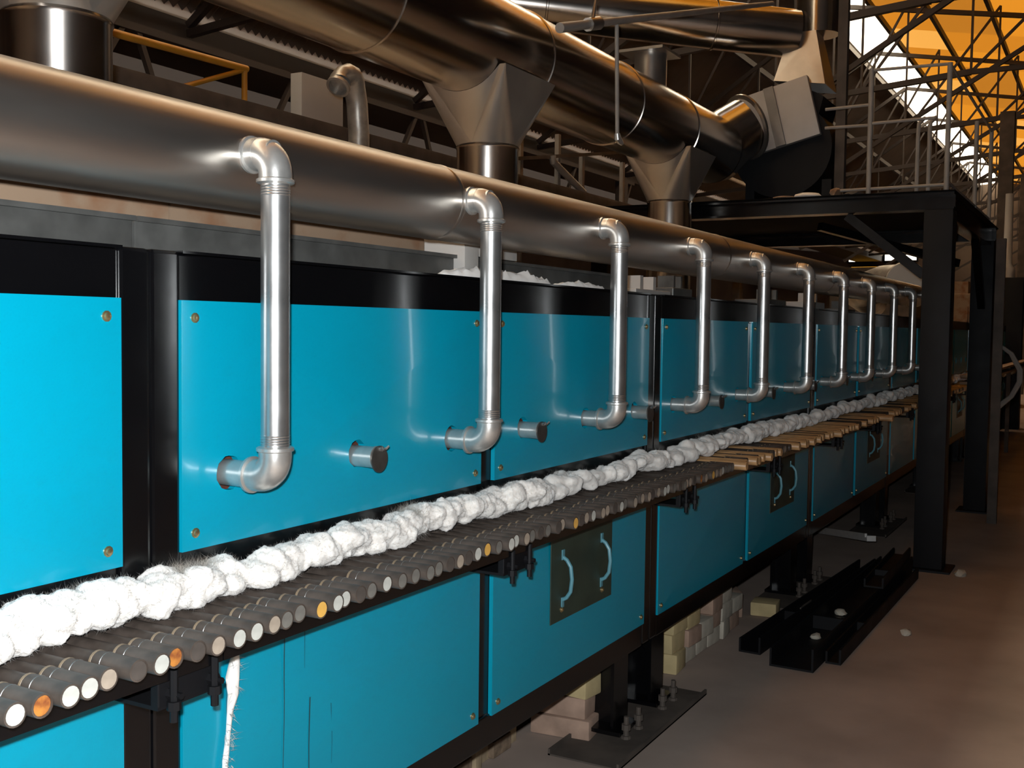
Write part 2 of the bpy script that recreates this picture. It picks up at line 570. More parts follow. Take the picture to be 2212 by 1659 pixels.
F0 = 0.012   # front of the black frame
SEC = {
    'post_l': local_mesh(lambda b: box(b, 0.0012, A0, F0 - .008, .075, .275, 1.417, .006), 'post', BLACK),
    'post_r': local_mesh(lambda b: box(b, B1 + .001, PER - 0.0012, F0 - .008, .075, .275, 1.417, .006), 'post', BLACK),
    'divider': local_mesh(lambda b: box(b, A1 - .004, B0 + .004, F0, .07, .345, 1.34, .003), 'divider', BLACK),
    'top_beam': local_mesh(lambda b: (box(b, A0, B1, F0 - .004, .07, 1.332, 1.413, .003), box(b, A0, B1, -.004, .075, 1.4135, 1.418)), 'top_beam', BLACK),
    'middle_beam': local_mesh(lambda b: (box(b, A0, B1, F0, .06, .875, .934, .003),), 'middle_beam', BLACK),
    'lower_beam': local_mesh(lambda b: (box(b, A0, B1, F0, .06, .76, .80, .003),), 'lower_beam', BLACK),
    'bottom_beam': local_mesh(lambda b: (box(b, A0, B1, F0 - .006, .09, .272, .350, .004),), 'bottom_beam', BLACK),
    'backing': local_mesh(lambda b: (box(b, A0 - .02, B1 + .02, .030, .055, .935, 1.331),), 'insulation_backing', RUST),
    'body': local_mesh(lambda b: (box(b, 0.002, PER - .002, .078, 2.0, .935, 1.40), box(b, 0.002, PER - .002, .10, 2.0, .30, .80)), 'body', BLACKM),
    'blanket': local_mesh(lambda b: box(b, 0.004, PER - .004, .60, 1.98, 1.4002, 1.4015), 'dusty_blanket', BOUNCETOP),  # added layer that bounces roof light up to hoods and header
    'rail': local_mesh(lambda b: (box(b, .001, PER - .001, -.148, -.140, .792, .823), box(b, .001, PER - .001, -.140, F0 - .0085, .792, .799)), 'roller_rail', BLACK),
}


def bracket_fn(b):
    for x0 in (-.085,):
        box(b, x0, x0 + .115, -.138, -.122, .752, .791, .002)
        box(b, x0, x0 + .115, -.137, F0 - .009, .748, .754)
        for bx in (x0 + .018, x0 + .098):
            lathe(b, (bx, -.150, .806), (0, 0, -1), [(0, .006), (.045, .006), (.0452, .0105), (.058, .0105), (.0582, .006), (.076, .006)], 8)
            lathe(b, (bx + .004, -.138, .768), (0, -1, 0), [(0, .010), (.012, .010), (.0122, .005), (.024, .005)], 6)


SEC['bracket'] = local_mesh(bracket_fn, 'rail_bracket', BLACKM)


def leg_fn(b):
    box(b, -.055, .055, .030, .040, .028, .272)
    box(b, -.055, .055, .120, .130, .028, .272)
    box(b, -.005, .005, .040, .120, .028, .272)
    box(b, -.075, .075, .0, .15, .030, .042)


SEC['leg'] = local_mesh(leg_fn, 'leg', BLACK)


def jack_fn(b):
    lathe(b, (0, -.0, .0), (0, 0, 1), [(0, .016), (.010, .016), (.0102, .009), (.028, .009), (.0282, .015), (.046, .015), (.0462, .008), (.07, .008)], 8)


SEC['jack'] = local_mesh(jack_fn, 'levelling_bolt', DUSTY)
SEC['cover'] = local_mesh(lambda b: box(b, 0, .40, -.0075, -.0045, 0, .262, .0005), 'access_cover', OLIVE)


def handle_fn(b):
    pts = [(0, 0, -.060), (0, -.014, -.052), (0, -.026, -.034), (0, -.030, 0), (0, -.026, .034), (0, -.014, .052), (0, 0, .060)]
    tube(b, pts, .0055, 8)
    for z in (-.066, .066):
        box(b, -.008, .008, -.004, 0, z - .014, z + .014, .001)


SEC['handle'] = local_mesh(handle_fn, 'handle', HANDLE, True)

SEC_LABELS = {
    -1: 'teal panelled kiln section cut off by the left photo edge',
    0: 'nearest full kiln section, teal panels on black frame with olive access cover',
    1: 'kiln section second beyond the wide black post, darker teal panels',
    2: 'dim teal kiln section just this side of the platform post',
    3: 'dark kiln section seen behind the front platform post',
    4: 'dark kiln section between the two platform posts',
    5: 'far dark kiln section to the right of the platform posts',
    6: 'farthest dark kiln section near the end of the aisle',
}
for mI in range(-1, 7):
    ox = P0 + PER * mI
    root = thing('kiln_section', SEC_LABELS[mI], 'kiln', (ox, 0, 0), 'kiln sections in line')
    for nm, key in (('post', 'post_l'), ('post', 'post_r'), ('divider', 'divider'), ('top_beam', 'top_beam'), ('middle_beam', 'middle_beam'),
                    ('lower_beam', 'lower_beam'), ('bottom_beam', 'bottom_beam'), ('insulation_backing', 'backing'), ('body', 'body'), ('roller_rail', 'rail')):
        link(nm, SEC[key], root)
    link('dusty_blanket', SEC['blanket'], root)
    link('rail_bracket', SEC['bracket'], root, (2.072, 0, 0))
    link('rail_bracket', SEC['bracket'], root, (0.96, 0, 0))
    for (x0, z0, me, w, h) in ((A0, ZB, UA, A1 - A0, ZT - ZB), (B0, ZB, UB if mI >= 0 else UP, B1 - B0, ZT - ZB), (A0, ZL, LA, A1 - A0, ZLT - ZL), (B0, ZL, LB, B1 - B0, ZLT - ZL)):
        pn = link('panel', me, root, (x0, 0, z0))
        if mI <= 2:
            for bx in (.028, w - .028):
                for bz in (.028, h - .028):
                    link('bolt', BOLT, pn, (bx, 0.0, bz))
    if mI >= -1:
        cv = link('access_cover', SEC['cover'], root, (1.362, 0, .502))
        link('handle', SEC['handle'], cv, (.07, -.006, .115))
        link('handle', SEC['handle'], cv, (.325, -.006, .120))
        if mI <= 1:
            link('screw', BOLT, cv, (.065, -.007, .03))
            link('screw', BOLT, cv, (.33, -.007, .03))
    for lx in (.14, PER - .17):
        lg = link('leg', SEC['leg'], root, (lx, 0, 0))
        if mI <= 3:
            link('levelling_bolt', SEC['jack'], lg, (-.05, -.012, 0.0205))
            link('levelling_bolt', SEC['jack'], lg, (.05, -.012, 0.0205))
# drip marks on the near lower panel, rust stain lines
near_sec = [o for o in COL.objects if o.name.startswith('kiln_section') and abs(o.location.x - P0) < .01][0]
for (x, z0, z1, w) in ((1.492, .42, .73, .0022), (1.563, .345, .60, .0028), (1.628, .45, .57, .0014), (1.345, .40, .70, .0010), (1.55, .66, .73, .0014)):
    bm = NB()
    pr = None
    for i in range(9):
        z = z1 + (z0 - z1) * i / 8
        xx = x + .004 * noise.noise(Vector((z * 9, x * 30, 0)))
        ww = w * (1.3 - .7 * i / 8)
        q = (bm.verts.new((xx - ww / 2, -.0052, z)), bm.verts.new((xx + ww / 2, -.0052, z)))
        if pr:
            bm.faces.new((pr[0], pr[1], q[1], q[0]))
        pr = q
    part('drip_mark', bm, DIRT, near_sec, False)

# floor base channels under the legs
for k in range(4):
    c = P0 + PER * (k + 1) if k else P0 + PER
    c = P0 + PER * (k + 1)
    bm = NB()
    box(bm, c - .42, c + .36, -.075, .16, 0.001, .006)
    box(bm, c - .42, c + .36, -.075, -.068, 0.001, .020)
    box(bm, c - .42, c + .36, .153, .16, 0.001, .020)
    solo('base_channel', bm, DUSTY, ['steel base channel on the floor under the nearest visible kiln legs', 'steel base channel under the kiln legs behind the scrap steel',
                                     'steel base channel under the kiln legs by the platform post', 'dim base channel on the floor beyond the platform post'][k],
         'steel channel', (c, 0, 0.001), 'base channels under the kiln', smooth=False)

# ------------------------------------------------------------------ header pipe and drop pipes
HY, HZ, HR = 0.034, 1.580, 0.083
hd = thing('header_pipe', 'long thick silver header pipe running above the kiln front', 'pipe', (0, HY, HZ))
bm = NB()
lathe(bm, (-3.0, HY, HZ), (1, 0, 0), [(0, HR), (11.60, HR), (11.64, HR * .9), (11.67, HR * .6), (11.685, HR * .2)], 48)
part('pipe_body', bm, HEADER, hd)
for x in (0.2, 2.02, 3.9, 5.6, 7.4):
    bm = NB()
    lathe(bm, (x, HY, HZ), (1, 0, 0), [(0, HR), (.004, HR + .0012), (.012, HR + .0012), (.016, HR)], 48, False, False)
    part('seam_band', bm, HEADER, hd)

PY, STZ, PR = -0.100, 1.582, 0.0238
RB = 0.034
DROPLAB = ['thick silver drop pipe nearest the camera, in front of the large near teal panel']
DROPLAB += ['silver drop pipe, %s from the left in the row below the header' % ORD[k] for k in range(1, 10)]
DROPLAB += ['last and smallest silver drop pipe, beside the platform post']


def drop_pipe_meshes():
    d = {}
    bm = NB()
    lathe(bm, (0, HY - .05, STZ), (0, -1, 0), [(0, .0235), (.048, .0235), (.0482, .0275), (.0545, .0275), (.055, .0215), (.084 - .002, .0215)], 24)
    d['stub'] = mesh_of(bm, 'stub', FITTING)
    for key, zz, s in (('top_elbow', STZ, -1), ('bottom_elbow', PIPE_Z, 1)):
        bm = NB()
        c = Vector((0, PY + RB, zz + s * RB))
        e0, e1 = Vector((0, 0, -s)), Vector((0, -1, 0))
        path = [c + e0 * RB - e1 * .016] + arc(c, 0, math.pi / 2, e0, e1, RB, 9) + [c + e1 * RB - e0 * .012]
        n = len(path)
        tube(bm, path, [.0275] + [.0272] * (n - 2) + [.0275], 24)
        for q, ax in ((path[0], -e1), (path[-1], -e0)):
            lathe(bm, q - ax * .004, ax, [(0, .0275), (.002, .0312), (.007, .0312), (.009, .0275), (.0095, .0238)], 24)
        d[key] = mesh_of(bm, key, FITTING)
    bm = NB()
    cyl(bm, (0, PY, PIPE_Z + RB + .012), (0, PY, STZ - RB - .012), PR, seg=28)
    for z, s in ((PIPE_Z + RB + .018, 1), (STZ - RB - .018, -1)):
        lathe(bm, (0, PY, z), (0, 0, s), [(0, PR)] + [(.0015 + .0022 * k, PR + (.0007 if k % 2 else -.0002)) for k in range(9)] + [(.022, PR)], 28, False, False)
    d['riser'] = mesh_of(bm, 'riser', SILVER)
    bm = NB()
    lathe(bm, (0, PY + RB + .010, PIPE_Z), (0, 1, 0), [(0, .0225), (.088, .0225)], 24)
    d['inlet'] = mesh_of(bm, 'inlet', FITTING)
    return d


DM = drop_pipe_meshes()
for k in range(11):
    x = P0 + PER * (k // 3) + HOLES[k % 3] + (0.004 if k == 0 else 0.0)
    root = thing('drop_pipe', DROPLAB[k], 'pipe', (x, 0, 0), 'drop pipes from header to kiln')
    for key in ('stub', 'top_elbow', 'riser', 'bottom_elbow', 'inlet'):
        link(key, DM[key], root)

# peephole tubes with swinging lids
bm = NB()
lathe(bm, (0, .029, 0), (0, -1, 0), [(0, .021), (.076, .021), (.0765, .0225), (.081, .0225)], 24)
PT = mesh_of(bm, 'tube', FITTING)
bm = NB()
lathe(bm, (0, -.0525, 0), (0, -1, 0), [(0, .0262), (.0025, .0262)], 28)
PL = mesh_of(bm, 'lid', mat('worn_lid', (0.13, 0.12, 0.11), metallic=0.7, rough=0.45, var=0.3, scale=30))
bm = NB()
lathe(bm, (0, -.055, .0195), (0, -1, 0), [(0, .0045), (.006, .0045), (.0062, .0025), (.012, .0025)], 8)
for s in (-1, 1):
    tube(bm, [(s * .002, -.061, .0195), (s * .007, -.065, .021), (s * .011, -.069, .026)], [.003, .0026, .002], 6)
PN = mesh_of(bm, 'wing_nut', SILVER)
for k in range(8):
    x = P0 + PER * (k // 3) + PEEPS[k % 3]
    lab = ['capped sight tube on the near teal panel between the first two drop pipes',
           'capped sight tube right of the second drop pipe, wing nut up',
           'capped sight tube right of the third drop pipe beside the black post',
           'small capped sight tube right of the fourth drop pipe',
           'small capped sight tube right of the fifth drop pipe', 'tiny sight tube right of the sixth drop pipe',
           'tiny sight tube right of the seventh drop pipe', 'tiny sight tube right of the eighth drop pipe'][k]
    root = thing('sight_tube', lab, 'sight tube', (x, 0, PEEP_Z - .005), 'sight tubes on the kiln front')
    link('tube', PT, root)
    ld = link('lid', PL, root, (0.006, 0, -.0035))
    link('wing_nut', PN, ld)

# ------------------------------------------------------------------ ceramic rollers
def roller_mesh(L, plugdepth=.001):
    pass


bm = NB()
lathe(bm, (0, .24, 0), (0, -1, 0), [(0, .0130), (.236, .0130)], 14)
R_SH = mesh_of(bm, 'shaft', ROLLER)
bm = NB()
lathe(bm, (0, 0.080, 0), (0, -1, 0), [(0, .0133), (.0005, .0152), (.080, .0152), (.0805, .0128), (.0785, .0126)], 18, True, False)
R_SL = mesh_of(bm, 'sleeve', SLEEVE)
bm = NB()
lathe(bm, (0, 0.0808, 0), (0, -1, 0), [(0, .0134), (.0006, .0156), (.0045, .0156), (.005, .0150)], 18, True, False)
R_RM = mesh_of(bm, 'sleeve_rim', SLEEVER)
bm = NB()
lathe(bm, (0, 0.060, 0), (0, -1, 0), [(0, .0150), (.0002, .0154), (.0006, .0156), (.0010, .0154), (.0012, .0150)], 28, False, False)
R_BD = mesh_of(bm, 'wire_ring', SILVER, True, 80)
R_PL = {}
for key, mt in PLUGS.items():
    bm = NB()
    lathe(bm, (0, 0.004, 0), (0, -1, 0), [(0, .0127), (.0040 if key not in ('orange',) else .002, .0127)], 16)
    R_PL[key] = mesh_of(bm, 'end_plug', mt)
bm = NB()
lathe(bm, (0, .30, 0), (0, -1, 0), [(0, .0140), (.299, .0140), (.300, .0135)], 12)
R_FAR = mesh_of(bm, 'roller', ROLLER)
bm = NB()
lathe(bm, (0, .30, 0), (0, -1, 0), [(0, .0150), (.299, .0150), (.300, .0142)], 12)
R_LIT = mesh_of(bm, 'roller', ROLL_LIT)

RX = [.796, .834, .874, .908, .942, .985, 1.022, 1.051, 1.087, 1.126, 1.168, 1.203, 1.246, 1.281, 1.316, 1.352, 1.401, 1.432, 1.465, 1.500, 1.551]
RP = ['white', 'orange', 'white', 'white', 'tan', 'dark', 'white', 'orange', 'dark', 'tan', 'white', 'white', 'tan', 'grey', 'grey', 'yellow', 'white', 'white', 'dark', 'grey', 'white']
rr = random.Random(11)
while RX[-1] < 12.0 and len(RX) < 294:
    RX.append(RX[-1] + .0385 + rr.uniform(-.004, .005))
    RP.append(rr.choices(['white', 'tan', 'grey', 'dark', 'orange', 'yellow'], (3, 3, 3, 3, 1, .6))[0])
PLN = {'white': 'whitish', 'tan': 'tan', 'grey': 'grey', 'dark': 'dark', 'orange': 'rusty orange', 'yellow': 'yellow'}
RZc = 0.842
for i, x in enumerate(RX):
    yend = -.200 + rr.uniform(-.008, .008)
    tan = False  # tan rollers carry the orange roof light in their colour
    if 3.55 < x < 7.2:
        q = rr.random()
        if q < .5:
            yend -= rr.uniform(.0, .03)
            tan = True
        if abs(x - 4.95) < .03 or abs(x - 6.05) < .045:
            yend -= .05
            tan = True
    elif x > 7.2:
        tan = rr.random() < .6
    z = RZc + rr.uniform(-.0012, .0012)
    if x < 4.2 and not tan:
        if i < 99:
            lab = 'grey-brown kiln roller with %s end, %s from the left photo edge' % (PLN[RP[i]], ORD[i])
        else:
            zone = ('below the second drop pipe' if x < 2.4 else 'below the third drop pipe' if x < 3.2 else 'below the fourth drop pipe')
            lab = 'thin kiln roller with %s end %s' % (PLN[RP[i]], zone)
        root = thing('kiln_roller', lab, 'roller', (x, yend, z), 'rollers with %s ends' % PLN[RP[i]])
        link('shaft', R_SH, root)
        sl = link('sleeve', R_SL, root)
        link('sleeve_rim', R_RM, sl)
        link('wire_ring', R_BD, sl)
        link('end_plug', R_PL[RP[i]], root)
    else:
        near_pipe = min(range(11), key=lambda k: abs(P0 + PER * (k // 3) + HOLES[k % 3] - x))
        zone = 'dim far kiln roller behind the platform post' if x > 8.6 else 'far kiln roller below the %s drop pipe' % ORD[near_pipe]
        if yend < -.25:
            zone = 'kiln roller sticking far out below the %s drop pipe' % ORD[near_pipe]
        o = link('kiln_roller', R_LIT if tan else R_FAR, None, (x, yend, z))
        tag(o, ('tan ' if tan else 'dark brown ') + zone, 'roller', 'far rollers, ' + ('tan' if tan else 'dark'))

# ------------------------------------------------------------------ ceramic wool stuffing above the rollers
b = NB()
bmesh.ops.create_icosphere(b, subdivisions=3, radius=1.0)
b.verts.ensure_lookup_table()
IV, IF = [v.co.copy() for v in b.verts], [tuple(v.index for v in f.verts) for f in b.faces]
b.free()
rf = random.Random(5)


def puffs(x0, x1, step):
    """overlapping puffs along the slot, as one triangle soup"""
    WV, WF = [], []
    x = x0
    while x < x1:
        R0 = rf.uniform(.014, .030)
        big = noise.noise(Vector((x * 4.0, 1.7, 0)))
        cy = -.040 + rf.uniform(-.026, .022)
        cz = .888 + rf.uniform(-.012, .014) + big * .012
        if rf.random() < .06:
            cz += .012
        sx, sy, sz = rf.uniform(.9, 1.5), rf.uniform(.9, 1.2), rf.uniform(.75, 1.0)
        O = Vector((rf.random() * 40, x * 7, x * 10))
        base = len(WV)
        for n in IV:
            d = 1 + .28 * noise.noise(n * 1.2 + O) + .10 * noise.noise(n * 3.1 + O)
            WV.append((x + n.x * R0 * sx * d, cy + n.y * R0 * sy * d, max(.858, cz + n.z * R0 * sz * d)))
        WF += [tuple(base + i for i in f) for f in IF]
        x += rf.uniform(.6, 1.4) * step
    return WV, WF


def fused(x0, x1, step, voxel):
    """one continuous skin around the puffs"""
    V, F = puffs(x0, x1, step)
    me = bpy.data.meshes.new('puffs')
    me.from_pydata(V, [], F)
    o = bpy.data.objects.new('puffs', me)
    COL.objects.link(o)
    rm = o.modifiers.new('skin', 'REMESH')
    rm.mode = 'VOXEL'
    rm.voxel_size = voxel
    sm = o.modifiers.new('soft', 'SMOOTH')
    sm.factor = .5
    sm.iterations = 3
    dg = bpy.context.evaluated_depsgraph_get()
    ev = o.evaluated_get(dg)
    res = bpy.data.meshes.new_from_object(ev)
    bpy.data.objects.remove(o)
    bpy.data.meshes.remove(me)
    out = [v.co.copy() for v in res.vertices]
    nor = [v.normal.copy() for v in res.vertices]
    fcs = [tuple(p.vertices) for p in res.polygons]
    bpy.data.meshes.remove(res)
    return out, nor, fcs


WV, WF, fib = [], [], []
for x0, x1, step, vox in ((.52, 2.4, .0055, .0026), (2.4, 5.0, .009, .005), (5.0, 12.2, .013, .009)):
    vs, ns, fs = fused(x0, x1, step, vox)
    base = len(WV)
    for v, n in zip(vs, ns):
        d = .0020 * noise.noise(v * 110)
        if vox < .006:
            d += .0016 * noise.noise(v * 55 + Vector((9, 1, 4))) + .0012 * noise.noise(v * 260)
        WV.append(v + n * d)
    WF += [tuple(base + i for i in f) for f in fs]
    nf = int({.0026: 26000, .005: 9000, .009: 3000}[vox])
    for t in range(nf):
        i = rf.randrange(len(vs))
        v, n = WV[base + i], ns[i]
        tuft = 1.0 + 5.0 * max(0, noise.noise(Vector((v.x * 11, 3.3, 1.0))) - .25)
        dd = (n * .7 + Vector((rf.uniform(-1.1, 1.1), rf.uniform(-.8, .8), rf.uniform(-.6, 1.0)))).normalized()
        fib.append((v, dd, rf.uniform(.003, .010) * tuft))
# a few standing tufts
for tx, ty, hh in ((1.03, -.03, .028), (1.22, -.035, .034), (1.27, -.03, .022), (1.84, -.04, .034), (1.86, -.03, .030), (2.56, -.03, .022), (3.70, -.03, .034), (3.95, -.03, .026), (.80, -.03, .02)):
    for t in range(420):
        v = Vector((tx + rf.gauss(0, .018), ty + rf.gauss(0, .012), .905 + rf.uniform(-.006, .010)))
        dd = Vector((rf.uniform(-.9, .9), rf.uniform(-.7, .7), rf.uniform(.3, 1.0))).normalized()
        fib.append((v, dd, hh * rf.uniform(.4, 1.0)))
# loose fibres standing off the surface
for v, dd, L in fib:
    s = dd.cross(Vector((rf.uniform(-1, 1), rf.uniform(-1, 1), rf.uniform(-1, 1)))).normalized() * .0002
    b = len(WV)
    WV += [v - s, v + s, v + dd * L + s * 4]
    WF.append((b, b + 1, b + 2))
wm = bpy.data.meshes.new('wool_tmp')
wm.from_pydata(WV, [], WF)
bm = NB()
bm.from_mesh(wm)
bpy.data.meshes.remove(wm)
for f in bm.faces:
    f.smooth = True
me = bpy.data.meshes.new('wool_stuffing')
bm.to_mesh(me)
bm.free()
me.materials.append(WOOL)
wool = link('wool_stuffing', me)
wool['kind'] = 'stuff'
tag(wool, 'long white roll of fluffy ceramic wool lying on the kiln rollers', 'wool')

# hanging wisp of fibre below the rollers
bm = NB()
path = [(1.360, -.020, .760), (1.358, -.018, .745), (1.354, -.016, .728), (1.349, -.016, .700), (1.352, -.014, .670), (1.345, -.013, .640), (1.342, -.012, .600), (1.336, -.012, .560), (1.330, -.012, .500), (1.326, -.012, .44)]
tube(bm, path, [.002, .004, .008, .012, .010, .005, .004, .0042, .0034, .002], 10)
for v in bm.verts:
    v.co += Vector((noise.noise(v.co * 120), 0, noise.noise(v.co * 150 + Vector((5, 0, 0))))) * .004
for t in range(160):
    p = Vector(path[rf.randrange(2, 9)]) + Vector((rf.uniform(-.012, .012), -.004, rf.uniform(-.02, .02)))
    d = Vector((rf.uniform(-1, 1), rf.uniform(-.2, 0), rf.uniform(-1, .3))).normalized() * rf.uniform(.01, .025)
    s = Vector((.0004, 0, .0004))
    A, B, Cc = bm.verts.new(p - s), bm.verts.new(p + s), bm.verts.new(p + d)
    bm.faces.new((A, B, Cc))
solo('fibre_wisp', bm, WOOL, 'white fibre wisp hanging over the near lower teal panel', 'fibre wisp', (1.35, -.02, .60))

# scraps of wool on the kiln top edge
for k, (x0, x1, y, h) in enumerate([(2.07, 2.62, .045, .022), (2.66, 2.98, .05, .013)]):
    bm = NB()
    rgs = []
    n = 60
    for i in range(n + 1):
        x = x0 + (x1 - x0) * i / n
        e = math.sin(math.pi * i / n) ** .4
        ring = []
        for q in range(9):
            a = math.pi * q / 8
            P = Vector((x * 40, q * .9, k * 5))
            d = e * (.55 + .9 * abs(noise.noise(P)) + .3 * noise.noise(P * 2.3))
            ring.append(bm.verts.new((x, y + .035 * math.cos(a) * e, 1.4185 + h * 1.5 * math.sin(a) * d)))
        rgs.append(ring)
    for a, b in zip(rgs, rgs[1:]):
        for q in range(8):
            bm.faces.new((a[q], a[q + 1], b[q + 1], b[q]))
    solo('wool_scrap', bm, WOOL, ['grey wool scrap on the kiln top behind the second drop pipe', 'low wool scrap on the kiln top left of the third drop pipe'][k], 'wool scrap', (x0, y, 1.418))

# ------------------------------------------------------------------ on top of the kiln, under the header
ld = thing('top_duct', 'grey galvanised rectangular duct lying on the kiln below the header', 'duct', (0, .25, 1.40))
for k, (xa, xb) in enumerate([(-.9, 1.33), (1.335, 2.38), (2.46, 3.40)]):
    bm = NB()
    box(bm, xa, xb, .20, .55, 1.402, 1.486, .003)
    box(bm, xa, xb, .19, .20, 1.480, 1.489)
    part('duct_length', bm, GALV, ld)
bm = NB()
box(bm, 2.385, 2.455, .17, .58, 1.402, 1.545, .004)
part('flange_joint', bm, CABW, ld)
bm = NB()
box(bm, 2.46, 2.70, .19, .50, 1.491, 1.548, .003)
part('short_box', bm, CABW, ld)

bm = NB()
for xa, xb, z1 in ((1.03, 1.45, 1.520), (1.455, 1.72, 1.514), (1.725, 2.30, 1.512)):
    box(bm, xa, xb, .24, .50, 1.4895, z1 + .03)
solo('fibre_board', bm, BOARD, 'stained beige fibre board strip on the grey duct under the header', 'board', (1.6, .4, 1.4895), smooth=False)
for k, (x, y, w, h) in enumerate([(3.55, .18, .34, .045), (4.1, .25, .22, .07), (5.3, .2, .3, .06), (6.1, .2, .35, .07), (7.0, .22, .4, .05)]):
    bm = NB()
    box(bm, x, x + w, y, y + .18, 1.4025, 1.4025 + h, .004)
    box(bm, x + w * .25, x + w * .33, y + .02, y + .09, 1.4025 + h, 1.4025 + h + .05)
    box(bm, x + w * .62, x + w * .7, y + .02, y + .09, 1.4025 + h, 1.4025 + h + .05)
    solo('burner_box', bm, [CABW, GALV, GALV, CABW, GALV][k], ['low pale box on the kiln top between third and fourth drop pipes', 'grey bracket box on the kiln top left of the fifth drop pipe',
         'grey box on the kiln top beside the sixth drop pipe', 'pale white box on the kiln top beside the seventh drop pipe', 'dim grey box on the kiln top beside the ninth drop pipe'][k],
         'box', (x, y, 1.4025), smooth=False)

# ------------------------------------------------------------------ stainless flue duct with hoods
DY, DZ, DR = 1.02, 2.462, 0.213
du = thing('flue_duct', 'large polished stainless flue duct running along above the kiln', 'duct', (0, DY, DZ))
cuts = [-3.0, .9, 3.04, 4.12, 5.11, 5.93, 6.72]
for a, b in zip(cuts, cuts[1:]):
    bm = NB()
    lathe(bm, (a + .001, DY, DZ), (1, 0, 0), [(0, DR), (b - a - .002, DR)], 64, False, False)
    part('duct_length', bm, STAIN, du)
for x in cuts[1:-1]:
    bm = NB()
    lathe(bm, (x - .006, DY, DZ), (1, 0, 0), [(0, DR), (.002, DR + .005), (.010, DR + .005), (.012, DR)], 64, False, False)
    part('seam_ring', bm, STAIN, du)
bm = NB()
tube(bm, [(6.72, DY, DZ), (6.80, DY, DZ + .01), (6.88, .95, 2.56), (6.955, .84, 2.645)], [DR, DR, .20, .19], 40, False)
part('end_bend', bm, STAIN, du)
bm = NB()
lathe(bm, (6.925, .86, 2.625), Vector((.6, -.45, .3)), [(0, .19), (.004, .215), (.02, .215), (.024, .19)], 32, False, False)
part('end_flange', bm, STAIN2, du)
bm = NB()
cyl(bm, (5.65, DY - .02, DZ + .15), (5.65, DY - .02, DZ + .36), .09, .09, 24)
box(bm, 5.52, 5.80, DY - .14, DY + .12, DZ + .36, DZ + .375)
part('capped_branch', bm, STAIN2, du)


def make_hood(cx, label):
    t = thing('flue_hood', label, 'hood', (cx, DY, 1.402), 'flue hoods below the duct')
    nr = .130
    bm = NB()
    lathe(bm, (cx, DY, 1.402), (0, 0, 1), [(0, nr + .03), (.02, nr + .03), (.021, nr), (.64, nr), (.648, nr + .004), (.656, nr)], 40, True, False)
    part('neck', bm, STAIN, t)
    # round neck to square saddle: four flat triangles and four corner cones, sides cut to the duct's curve
    bm = NB()
    hw, hy, z0 = .215, .205, 2.058
    def saddle(x, y):
        zz = DZ - math.sqrt(max(0.0, (DR + .001) ** 2 - y * y))
        return Vector((cx + x, DY + y, min(zz, DZ - .125)))
    def rim(a):
        return Vector((cx + nr * math.cos(a), DY + nr * math.sin(a), z0))
    NS = 8
    for q in range(4):
        a0 = q * math.pi / 2
        sx, sy = [(1, 1), (-1, 1), (-1, -1), (1, -1)][q]
        corner = Vector((cx + sx * hw, DY + sy * hy, DZ - .125))
        # corner cone over a quarter of the neck
        ars = [rim(a0 + math.pi / 2 * k / 12) for k in range(13)]
        lay = []
        for i in range(NS + 1):
            f = i / NS * .93
            lay.append([bm.verts.new(p.lerp(corner, f)) for p in ars])
        for A, B in zip(lay, lay[1:]):
            for k in range(12):
                bm.faces.new((A[k], A[k + 1], B[k + 1], B[k]))
        tip = bm.verts.new(corner)
        for k in range(12):
            bm.faces.new((lay[-1][k], lay[-1][k + 1], tip))
        # flat side between this corner and the next, cut to the duct
        sx2, sy2 = [(1, 1), (-1, 1), (-1, -1), (1, -1)][(q + 1) % 4]
        foot = rim(a0 + math.pi / 2)
        top = []
        for k in range(17):
            f = k / 16
            top.append(saddle(sx * hw * (1 - f) + sx2 * hw * f, sy * hy * (1 - f) + sy2 * hy * f))
        fv = bm.verts.new(foot)
        tv = [bm.verts.new(p) for p in top]
        for k in range(16):
            bm.faces.new((fv, tv[k], tv[k + 1]))
    bmesh.ops.remove_doubles(bm, verts=bm.verts, dist=1e-5)
    part('flared_top', bm, HOODM, t, True, 25)
    return t


make_hood(1.82, 'large shiny flared flue hood at the upper left corner')
make_hood(3.925, 'shiny flared flue hood above the second drop pipe')
make_hood(6.03, 'smaller flared flue hood left of the black platform')

# fan at the end of the flue duct, on the platform
fan = thing('exhaust_fan', 'exhaust fan with grey front plate and dark scroll on the platform', 'fan', (7.15, .62, 2.10))
bm = NB()
prof = []
cx_, cy_, cz_ = 7.05, .62, 2.50
N = 40
ra, rb = [], []
for k in range(N):
    a = 2 * math.pi * k / N
    rad = .29 + .10 * (k / N)
    ra.append(bm.verts.new((7.03, cy_ + rad * math.cos(a + 2.4), cz_ + rad * math.sin(a + 2.4))))
    rb.append(bm.verts.new((7.42, cy_ + rad * math.cos(a + 2.4), cz_ + rad * math.sin(a + 2.4))))
for k in range(N):
    bm.faces.new((ra[k], ra[(k + 1) % N], rb[(k + 1) % N], rb[k]))
bm.faces.new(ra); bm.faces.new(rb[::-1])
part('scroll', bm, BLACKM, fan)
Rm = Matrix.Translation((7.0, .655, 2.69)) @ Matrix.Rotation(math.radians(-14), 4, 'X')
bm = NB()
box(bm, -.03, .02, -.235, .235, -.195, .195, .004, M=Rm)
part('front_plate', bm, GREYPL, fan)
bm = NB()
box(bm, -.05, -.031, -.015, .05, -.195, .195, .002, M=Rm)
part('plate_rib', bm, RAILG, fan)
for y in (.35, .85):
    bm = NB()
    box(bm, 7.05, 7.40, y - .03, y + .03, 2.10, 2.28)
    part('foot', bm, BLACKM, fan)
st = thing('exhaust_stack', 'upright steel stack with flared cone rising from the fan', 'stack', (7.2, .5, 2.86))
bm = NB()
